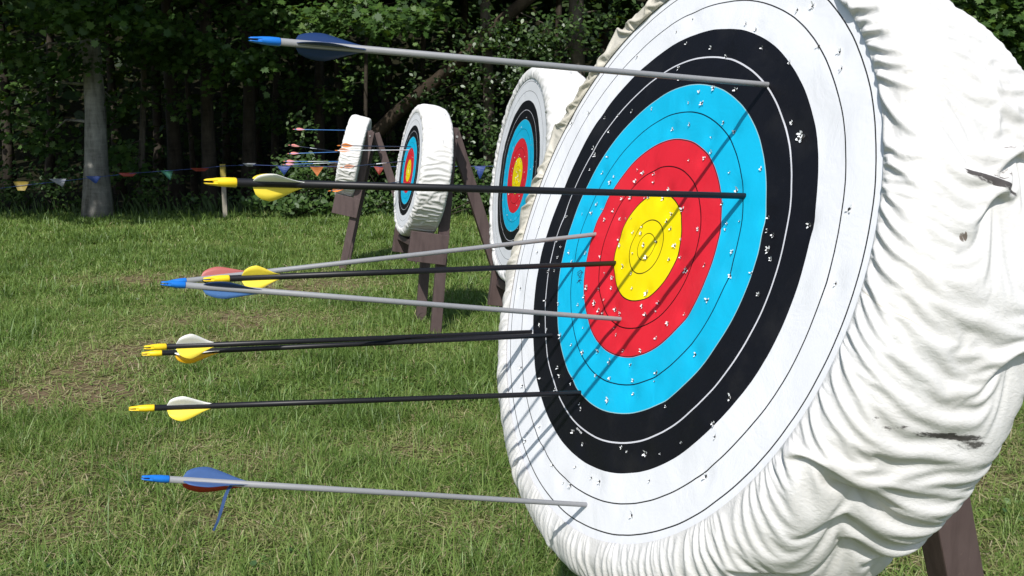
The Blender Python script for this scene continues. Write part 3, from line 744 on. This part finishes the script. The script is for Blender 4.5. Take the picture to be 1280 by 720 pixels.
for nk, ent, lab, bd in (((366, 161.7), (433, 162), 'top pink vaned blue arrow, high above the other four', None), ((360, 181.2), (420, 188), 'pink vaned dark arrow that tilts down, with a white band', (.50, .62, 'silver')),
                     ((359, 192.2), (428, 188.8), 'pink vaned blue arrow in the middle, nearly level', None), ((354, 201.7), (425, 201), 'upper of the lowest pair of pink vaned arrows', (.25, .6, 'silver')),
                     ((353, 205.8), (424, 202), 'lower of the lowest pair of pink vaned arrows', (.1, .5, 'silver'))):
    c, hx, up, n = frame(3)
    yv = (ray(*ent)); P = OC + yv * 9.62
    # nearest point of the face plane height line
    P = c + up * (P - c).dot(up) + hx * ((ent[0] * 7 + ent[1] * 3) % 5 - 2) * .04
    N_ = OC + ray(*nk) * 9.60
    Lq = (N_ - P).length
    make_arrow(3, None, nk, max(.60, min(Lq, .74)), 'dim' if 'dark' in lab else 'bluesh', 'pink', [(0, 'pink'), (120, 'pink'), (240, 'white')], lab, G4, 6.5e-3, band=bd, explicit=P, **small)

# ------------------------------------------------------------------ forest
M_BARKG = bark('pale_grey_bark', (.045, .042, .036), (.30, .29, .265), 7)
M_BARKD = bark('dark_bark', (.016, .013, .010), (.065, .054, .042))
M_BARKM = bark('grey_brown_bark', (.035, .03, .024), (.13, .11, .09))
M_LOG = bark('weathered_dead_wood', (.018, .014, .010), (.062, .046, .033))
GREENS = [(0, (.014, .036, .007)), (.5, (.036, .082, .014)), (.85, (.068, .125, .022)), (1, (.11, .18, .045))]
M_LEAF = leaf_material('maple_leaves', GREENS, .30, .022, .5)
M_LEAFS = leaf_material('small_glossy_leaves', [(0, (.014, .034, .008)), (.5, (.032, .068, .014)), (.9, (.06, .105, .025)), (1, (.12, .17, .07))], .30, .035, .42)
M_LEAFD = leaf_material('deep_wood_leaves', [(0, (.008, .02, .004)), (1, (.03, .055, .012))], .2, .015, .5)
def blob_points(c, rad, n, shell=.35):
    d = rng.normal(0, 1, (n, 3)); d /= np.linalg.norm(d, axis=1, keepdims=True)
    r = rng.uniform(shell, 1, n) ** .6
    return np.asarray(c) + d * r[:, None] * np.asarray(rad)
def trunk_bm(base, top, r0, r1, seed, limbs=(), n=10):
    bm = bmesh.new(); A, B = Vector(base), Vector(top); K = 9; pts, rad = [], []
    rd = random.Random(seed)
    for k in range(K + 1):
        f = k / K; p = A.lerp(B, f)
        wob = Vector((noise.noise(Vector((f * 2.2, seed, 0))), noise.noise(Vector((f * 2.2, seed, 5))), 0)) * .18 * math.sin(f * math.pi)
        pts.append(p + wob); rad.append((r0 + (r1 - r0) * f) * (1 + .06 * rd.uniform(-1, 1)) * (1 + .45 * math.exp(-f * 22)))
    pts[0].z -= .15
    tube(bm, pts, rad, n)
    for (f, end, r) in limbs:
        S = A.lerp(B, f); E_ = Vector(end); m = (S + E_) / 2 + Vector((0, 0, .12 * (E_ - S).length))
        tube(bm, [S, S.lerp(m, .6), m, m.lerp(E_, .6), E_], [r, r * .8, r * .6, r * .42, r * .2], 6)
    return bm
# sprays of leaves traced by eye: (px, py, depth offset, half width px, half height px, leaves)
FR = 17.0
TREES = [ # px of base, depth, trunk radius, px shift of the trunk at y=40, bark, label, sprays
 (121, 17.0, .205, -17, M_BARKG, 'thick pale grey trunk standing at the wood edge on the left',
   [(60, 18, -1.2, 85, 26, 150), (15, 70, -.4, 60, 28, 100), (125, 25, -1.6, 60, 24, 130), (95, 3, -2.2, 45, 12, 60), (30, 125, .8, 60, 34, 90), (170, 38, -1.2, 50, 24, 90), (55, 170, 1.0, 55, 34, 80), (150, 130, .9, 36, 24, 50), (90, 75, -.5, 60, 24, 80)]),
 (176, 18.6, .065, 10, M_BARKM, 'thin grey sapling just right of the thick pale trunk', [(185, 60, -.6, 55, 24, 90), (150, 190, -.2, 34, 20, 50), (195, 120, .2, 40, 24, 50), (165, 215, -.6, 40, 22, 50)]),
 (222, 20.5, .16, -3, M_BARKD, 'dark trunk second right of the pale one, behind the green bunting flag', [(240, 50, -2.6, 60, 20, 130), (225, 75, -2.4, 45, 20, 90), (215, 15, -1.5, 70, 22, 90)]),
 (263, 19.4, .15, -4, M_BARKD, 'dark trunk directly behind the yellow topped stake', [(280, 70, -2.0, 60, 18, 150), (290, 94, -1.9, 30, 12, 60), (325, 78, -2.2, 26, 12, 50), (330, 20, -1.4, 70, 24, 100)]),
 (312, 20.8, .155, -5, M_BARKD, 'dark trunk right of the yellow topped stake', [(350, 45, -1.5, 60, 24, 90), (300, 140, 1.5, 50, 26, 60), (380, 110, 1.0, 34, 22, 60)]),
 (345, 24.0, .11, -2, M_BARKD, 'slim dark trunk deeper in the wood, left of the pink vaned arrows', [(345, 150, -.8, 40, 26, 60)]),
 (398, 22.0, .14, 6, M_BARKD, 'dark trunk behind the nocks of the pink vaned arrows', [(430, 12, -6.2, 80, 22, 150), (470, 24, -6.4, 55, 16, 110), (400, 35, -5.0, 50, 20, 80), (508, 26, -5.8, 36, 16, 60)]),
 (457, 18.9, .045, 4, M_BARKD, 'thin grey trunk rising behind the farthest butt', [(455, 90, .8, 40, 30, 60), (540, 18, -.8, 45, 20, 110), (430, 120, 1.0, 30, 30, 50)]),
 (612, 18.2, .13, -10, M_BARKM, 'brown trunk among bright leaves between the round butts', [(610, 42, -1.2, 62, 34, 330), (655, 70, -1.3, 55, 34, 330), (585, 100, -.9, 50, 34, 240), (560, 140, -.5, 50, 26, 160), (690, 30, -1.4, 50, 30, 240), (640, 115, -.8, 50, 28, 200), (600, 165, -.9, 46, 28, 220), (530, 120, -.3, 36, 30, 90)]),
 (725, 17.6, .17, 0, M_BARKM, 'grey brown trunk above the half hidden butt', [(765, 25, -.8, 50, 30, 170), (705, 60, -.7, 40, 30, 150), (770, 75, -.2, 50, 30, 90), (730, 110, .4, 50, 26, 90), (690, 130, -.2, 40, 26, 120)]),
 (1295, 16.6, .16, 0, M_BARKM, 'leafy tree at the right corner beyond the big butt', [(1252, 22, -1.2, 42, 34, 260), (1278, 62, -1.0, 30, 24, 160), (1230, -10, -.8, 60, 30, 200), (1300, 110, -.6, 50, 50, 200), (1340, 40, -.8, 70, 60, 220)]),
]
hid = [(860, 19.0), (1010, 18.0), (1160, 19.5), (-90, 17.5), (-200, 18.5)]
for k_, (px, Y) in enumerate(hid):
    TREES.append((px, Y, .15, 0, M_BARKD, ['dark tree wholly behind the big butt, left', 'dark tree wholly behind the big butt, middle', 'dark tree wholly behind the big butt, right', 'dark tree just beyond the left edge of the view', 'dark tree farther beyond the left edge of the view'][k_],
                  [(px + 20, 40, -.8, 90, 50, 200), (px - 30, 120, -.4, 80, 50, 160), (px + 10, 200, .4, 80, 40, 120)]))
for ti, (px, Y, tr, sh, bk, lab, sprays) in enumerate(TREES):
    base = atY(px, 250, Y); base.z = 0
    low = atY(px + sh, 40, Y); low.z = max(low.z, 2.5)
    topz = 9 + (ti * 37 % 5) * .6; f = topz / low.z
    top = Vector((base.x + (low.x - base.x) * 1.35, Y + .3, topz))
    e = empty('tree', base); tag(e, lab, 'tree', 'trees at the wood edge')
    loc = lambda p: Vector(p) - base
    parts = []; limbs = []
    for (sx, sy, dy, rw, rh, nl) in sprays:
        c = atY(sx, sy, Y + dy); s = (Y + dy) / FPX
        nl = nl if ti in (8, 9) else int(nl * 2.1); q_ = max(5, int(nl / 17)); cc = blob_points(loc(c), (rw * s * .9, rw * s * .8, rh * s * .9), q_, .1)
        rb_ = (.26 + .10 * rng.random(q_))[:, None]; per = int(nl * 1.25 / q_) + 1
        C = np.repeat(cc, per, 0) + rng.normal(0, 1, (q_ * per, 3)) * np.repeat(rb_, per, 0) * np.array([.62, .55, .34])
        # flat-layered leaf plates, as maples carry them
        C[:, 2] += .10 * np.sin(C[:, 0] * 5 + sx) - .10 * np.abs(C[:, 0] - loc(c).x)
        up = np.tile([0, -.55, .8], (len(C), 1))
        small_ = ti in (8, 9)
        sz = rng.uniform(.085, .165, len(C)) * (.72 if small_ else 1)
        tmpl = OVAL if small_ else MAPLE
        tint = np.clip(rng.normal(.52, .22, len(C)), 0, 1)
        v, tn = leaf_cloud(C, sz, up, .45, tmpl, tint)
        parts.append((v, tn, len(tmpl)))
        limbs.append((min(.95, max(.12, (c.z + .25) / topz)), loc(c) + Vector((0, 0, -.05)), max(.012, tr * .16)))
    # the high crown, above the picture: it shades the wood and the strip of lawn below it
    n_h = 1000
    C = blob_points((0, -1.0, topz * .80), (3.4, 3.3, topz * .36), n_h, .2)
    C = C[C[:, 2] > 4.15 + .17 * np.clip(17 - (C[:, 1] + Y), -10, 5) * -1 * -1]
    v, tn = leaf_cloud(C, rng.uniform(.30, .55, len(C)), np.tile([0, -.2, 1.], (len(C), 1)), .5, OVAL, np.clip(rng.normal(.4, .2, len(C)), 0, 1))
    parts.append((v, tn, 6))
    if ti < 5 or px < 0:     # long leafy limbs added above the view to shade the lawn's edge
        C = blob_points((0, -5.2, 5.9), (2.3, 2.1, 1.1), 420, .1)
        v, tn = leaf_cloud(C, rng.uniform(.22, .42, len(C)), np.tile([0, -.2, 1.], (len(C), 1)), .5, MAPLE, np.clip(rng.normal(.5, .2, len(C)), 0, 1))
        parts.append((v, tn, len(MAPLE))); limbs.append((.52, Vector((.3, -5.4, 5.6)), tr * .45)); limbs.append((.55, Vector((-1.1, -4.6, 6.0)), tr * .35))
    for k in range(5):
        a = k * 1.3 + ti; limbs.append((.5 + .08 * k, Vector((2.4 * math.cos(a), 2.2 * math.sin(a) - .6, topz * (.7 + .06 * k))), tr * .35))
    from_bm('trunk', trunk_bm((0, 0, 0), loc(top), tr * 1.03, tr * .55, ti * 3.3, limbs, 12), [bk], e)
    leaf_mesh('crown', parts, M_LEAFS if ti in (8, 9) else M_LEAF, e)

# deeper trees: trunk and crown each
k_ = 0
for (px, Y, r) in ((60, 24, .12), (12, 27, .15), (150, 26, .13), (200, 29, .16), (243, 25, .08), (285, 27, .12), (325, 30, .14), (365, 27, .10), (378, 31, .14), (430, 26, .12), (490, 28, .15), (525, 25, .09), (555, 29, .14), (585, 26, .12), (650, 27, .14), (690, 25, .12), (760, 27, .15), (900, 28, .15), (1080, 26, .15), (1250, 26, .16), (-60, 27, .14), (1330, 24, .15)):
    base = atY(px, 230, Y); base.z = float(ground_z(0, Y))
    e = empty('tree', base); tag(e, 'slim dark tree deep in the shaded wood', 'tree', 'dark trees deep in the wood')
    H = 10 + (k_ * 7 % 4)
    from_bm('trunk', trunk_bm((0, 0, 0), (rng.normal(0, .3), rng.normal(0, .3), H), r, r * .5, 50 + k_ * 1.7, (), 8), [M_BARKD], e)
    C = np.concatenate([blob_points((0, 0, H * .72), (3.6, 3.2, H * .36), 420, .1), blob_points((rng.normal(0, 1), -.5, 1.6), (2.2, 1.6, 1.6), 110, .1), blob_points((rng.normal(0, 1.2), -.5, 3.6), (2.4, 1.6, 1.0), 110, .1)])
    sz = np.where(C[:, 2] > 5, rng.uniform(.4, .75, len(C)), rng.uniform(.14, .26, len(C)))
    v, tn = leaf_cloud(C, sz, np.tile([0, -.4, .9], (len(C), 1)), .5, OVAL, np.clip(rng.normal(.5, .25, len(C)), 0, 1))
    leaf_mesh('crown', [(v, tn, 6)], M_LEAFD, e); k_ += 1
# the far wood that closes the view, one mass on the slope
n = 15000; X = rng.uniform(-34, 34, n); Y = rng.uniform(30, 52, n); Z = ground_z(X, Y) + rng.uniform(0, 1, n) ** .8 * 9
v, tn = leaf_cloud(np.stack([X, Y, Z], 1), rng.uniform(.45, .95, n), np.tile([0, -.4, .9], (n, 1)), .6, OVAL, rng.uniform(0, 1, n))
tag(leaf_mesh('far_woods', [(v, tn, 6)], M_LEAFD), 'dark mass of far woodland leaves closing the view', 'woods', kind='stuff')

# leaning dead trunk
A, B = atY(404, 222, 18.8), atY(592, 58, 17.8)
A2 = A + (A - B) * (A.z / (B.z - A.z)); A2.z = -.05
bm = bmesh.new(); K = 9
tube(bm, [A2.lerp(B + (B - A) * .5, k / K) + Vector((0, 0, .04 * math.sin(k * 1.9))) for k in range(K + 1)], [.16 - .005 * k for k in range(K + 1)], 12)
lg = from_bm('dead_trunk', bm, [M_LOG]); tag(lg, 'bare dead trunk leaning across the wood behind the farthest butt', 'fallen tree')

# shrubs along the wood edge
M_SHRUB = leaf_material('shrub_leaves', [(0, (.018, .042, .009)), (.5, (.042, .088, .018)), (1, (.10, .16, .045))], .3, .025, .5)
SHR = [(392, 225, 17.2, 38, 50, 700, 'leafy shrub behind the nocks of the pink vaned arrows'), (455, 250, 17.4, 46, 34, 600, 'low leafy shrub behind the stand of the farthest butt'), (365, 258, 16.9, 40, 18, 330, 'low broad leaved plant right of the yellow topped stake'),
       (480, 215, 18.2, 42, 34, 460, 'shrub behind the red bunting flag'), (590, 235, 17.2, 40, 42, 800, 'bright shrub with small leaves between the round butts'), (620, 190, 17.9, 34, 36, 500, 'small leaved shrub just left of the half hidden butt'), (545, 255, 17.0, 34, 30, 420, 'shrub behind the brown stand with orange vaned arrows'),
       (700, 230, 17.6, 60, 50, 400, 'shrub hidden behind the second butt'), (85, 235, 18.0, 60, 26, 330, 'dark undergrowth left behind the white bunting flag'), (215, 240, 18.2, 50, 22, 300, 'dark undergrowth under the green bunting flag'), (20, 245, 17.8, 50, 24, 260, 'dark undergrowth under the yellow bunting flag'), (310, 235, 18.6, 34, 26, 240, 'dark undergrowth right of the yellow topped stake'),
       (1285, 250, 17.2, 60, 60, 500, 'shrub at the right edge beyond the big butt'), (-60, 235, 17.6, 60, 36, 300, 'shrub past the left edge of the view'), (900, 230, 17.6, 90, 50, 400, 'shrub behind the big near butt'), (1100, 230, 17.6, 90, 50, 400, 'shrub farther right behind the big near butt')]
for si, (px, py, Y, rw, rh, nl, lab) in enumerate(SHR):
    c = atY(px, py, Y); s = Y / FPX; base = Vector((c.x, Y, 0))
    e = empty('shrub', base); tag(e, lab, 'shrub', 'shrubs at the wood edge')
    C = np.concatenate([blob_points((c.x - base.x + rng.normal(0, .5) * rw * s, rng.normal(0, .25), c.z + rng.normal(0, .45) * rh * s), (rw * s * .6, rw * s * .5, rh * s * .55), nl // 5, .1) for _ in range(6)])
    C[:, 2] = np.abs(C[:, 2]) + .03
    v, tn = leaf_cloud(C, rng.uniform(.055, .12, len(C)) * (1.3 if si == 2 else 1), np.tile([0, -.6, .75], (len(C), 1)), .5, OVAL, np.clip(rng.normal(.5, .25, len(C)), 0, 1))
    leaf_mesh('foliage', [(v, tn, 6)], M_SHRUB, e)
    bm = bmesh.new()
    for k in range(6):
        p = Vector(C[int(rng.integers(len(C)))]); tube(bm, [(0, 0, -.05), p * .5 + Vector((.05, 0, .03)), p], [.014, .010, .004], 5)
    from_bm('stems', bm, [M_BARKD], e)
# tall weeds in the shade along the edge
n = 2600; X = rng.uniform(-12, 12, n); Y = rng.uniform(16.9, 18.6, n); hh = rng.uniform(.08, .5, n) * np.clip((Y - 16.3) / 1.5, .2, 1)
az = rng.uniform(0, 6.28, n); ln = rng.uniform(.1, .5, n) * hh; wd = rng.uniform(.008, .018, n)
Vw = np.zeros((n, 4, 3)); Vw[:, 0] = np.stack([X - wd, Y, 0 * X - .01], 1); Vw[:, 1] = np.stack([X + wd, Y, 0 * X - .01], 1)
Vw[:, 2] = np.stack([X + wd * .7 + ln * np.cos(az) * .4, Y + ln * np.sin(az) * .4, hh * .6], 1); Vw[:, 3] = np.stack([X + ln * np.cos(az), Y + ln * np.sin(az), hh], 1)
wd_ = mesh_np('tall_weeds', Vw.reshape(-1, 3), np.arange(n * 4), np.arange(n) * 4, [M_SHRUB], None, {'tint': np.repeat(rng.uniform(0, .5, n), 4)})
tag(wd_, 'tall shaded weeds where lawn meets wood', 'weeds', kind='stuff')

# ------------------------------------------------------------------ stake and bunting
sb = ground_at(282, 273); sY = sb.y
e = empty('stake', (sb.x, sY, 0)); tag(e, 'wooden stake with yellow painted top, carrying the bunting', 'stake')
M_STK = plain('weathered_stake_wood', (.22, .20, .16), .85, .3, 40)
M_YTOP = plain('yellow_stake_paint', (.24, .18, .025), .7, .3, 30)
tp = atY(278.3, 205, sY)
bm = bmesh.new(); beam(bm, (0, 0, -.1), (tp.x - sb.x, 0, tp.z - .24), (1, 0, 0), .085, .04); from_bm('post', bm, [M_STK], e)
bm = bmesh.new(); beam(bm, (tp.x - sb.x + .003, 0, tp.z - .2385), (tp.x - sb.x, 0, tp.z), (1, 0, 0), .10, .046); from_bm('painted_top', bm, [M_YTOP], e)
BY = sY - .06
# string as a line of sag between pinned points
SP = [(-160, 243), (-60, 240), (0, 235.5), (26, 232), (72, 227), (117, 222), (160, 217), (208, 213.5), (250, 210.5), (279, 207.5), (312, 206), (355, 207.5), (396, 208), (440, 208.2), (474, 208.3), (540, 208.2), (600, 207.8), (660, 207), (800, 207), (1000, 210), (1290, 206)]
bun = empty('bunting', atY(279, 207.5, BY)); tag(bun, 'string of coloured pennant flags strung along the wood edge from the stake', 'bunting')
b0 = bun.location.copy()
bm = bmesh.new(); tube(bm, [atY(x, y, BY) - b0 for x, y in SP], .005, 6); from_bm('string', bm, [plain('blue_cord', (.02, .045, .17), .6)], bun)
FC = {'yellow': (.21, .15, .02), 'white': (.17, .18, .20), 'blue': (.01, .035, .16), 'red': (.23, .03, .02), 'green': (.01, .10, .06), 'orange': (.38, .12, .03)}
FM = {k: plain('pennant_' + k, v, .6, .1, 20) for k, v in FC.items()}
def pennant(px, py, col, wp, hp, tipw=0.0, twist=0.0, dxtip=0):
    s = BY / FPX; w2, h = wp * s / 2, hp * s; c = atY(px, py, BY) - b0
    cs, sn = math.cos(twist), math.sin(twist)
    bm = bmesh.new(); K = 5; rows = []
    for k in range(K + 1):
        f = k / K; ww = w2 * (1 - f * (1 - tipw)); bl = .03 * math.sin(f * 2.6 + px)
        row = []
        for a in (-1, 0, 1):
            x = a * ww * cs + dxtip * s * f; y = a * ww * sn + bl * (1 if a == 0 else .4)
            row.append((bm.verts.new((c.x + x, c.y + y - .002, c.z - h * f)), bm.verts.new((c.x + x, c.y + y + .002, c.z - h * f))))
        rows.append(row)
    for A_, B_ in zip(rows, rows[1:]):
        for j in range(2):
            bm.faces.new((A_[j][0], A_[j + 1][0], B_[j + 1][0], B_[j][0])); bm.faces.new((A_[j][1], B_[j][1], B_[j + 1][1], A_[j + 1][1]))
        bm.faces.new((A_[0][0], B_[0][0], B_[0][1], A_[0][1])); bm.faces.new((A_[2][0], A_[2][1], B_[2][1], B_[2][0]))
    bmesh.ops.remove_doubles(bm, verts=bm.verts, dist=.0001)
    o = from_bm('pennant', bm, [FM[col]], bun); o['label'] = col + ' pennant'
for a in ((26, 227, 'yellow', 20, 11, .45), (72, 223.5, 'white', 20, 10, .0, .2, 6), (117, 220, 'blue', 19, 9, .1, .1, 2), (160, 216, 'red', 22, 4.5, .5, .2), (208, 213, 'green', 15, 12, .0, .3, 4), (250, 210, 'red', 22, 4, .5, .2),
          (312, 204, 'white', 16, 4, .4, .2), (355, 208, 'blue', 16, 11, .0), (396, 208.2, 'orange', 17, 12, .0), (474, 208.2, 'red', 13, 10, .1, .3), (537, 208, 'yellow', 15, 11, .0), (600, 208, 'blue', 14, 15, .1), (-20, 237, 'red', 20, 11, .0), (-70, 240, 'green', 20, 11, .0), (1240, 207, 'orange', 15, 12, 0.0)):
    pennant(*a)
bpy.context.view_layer.update()
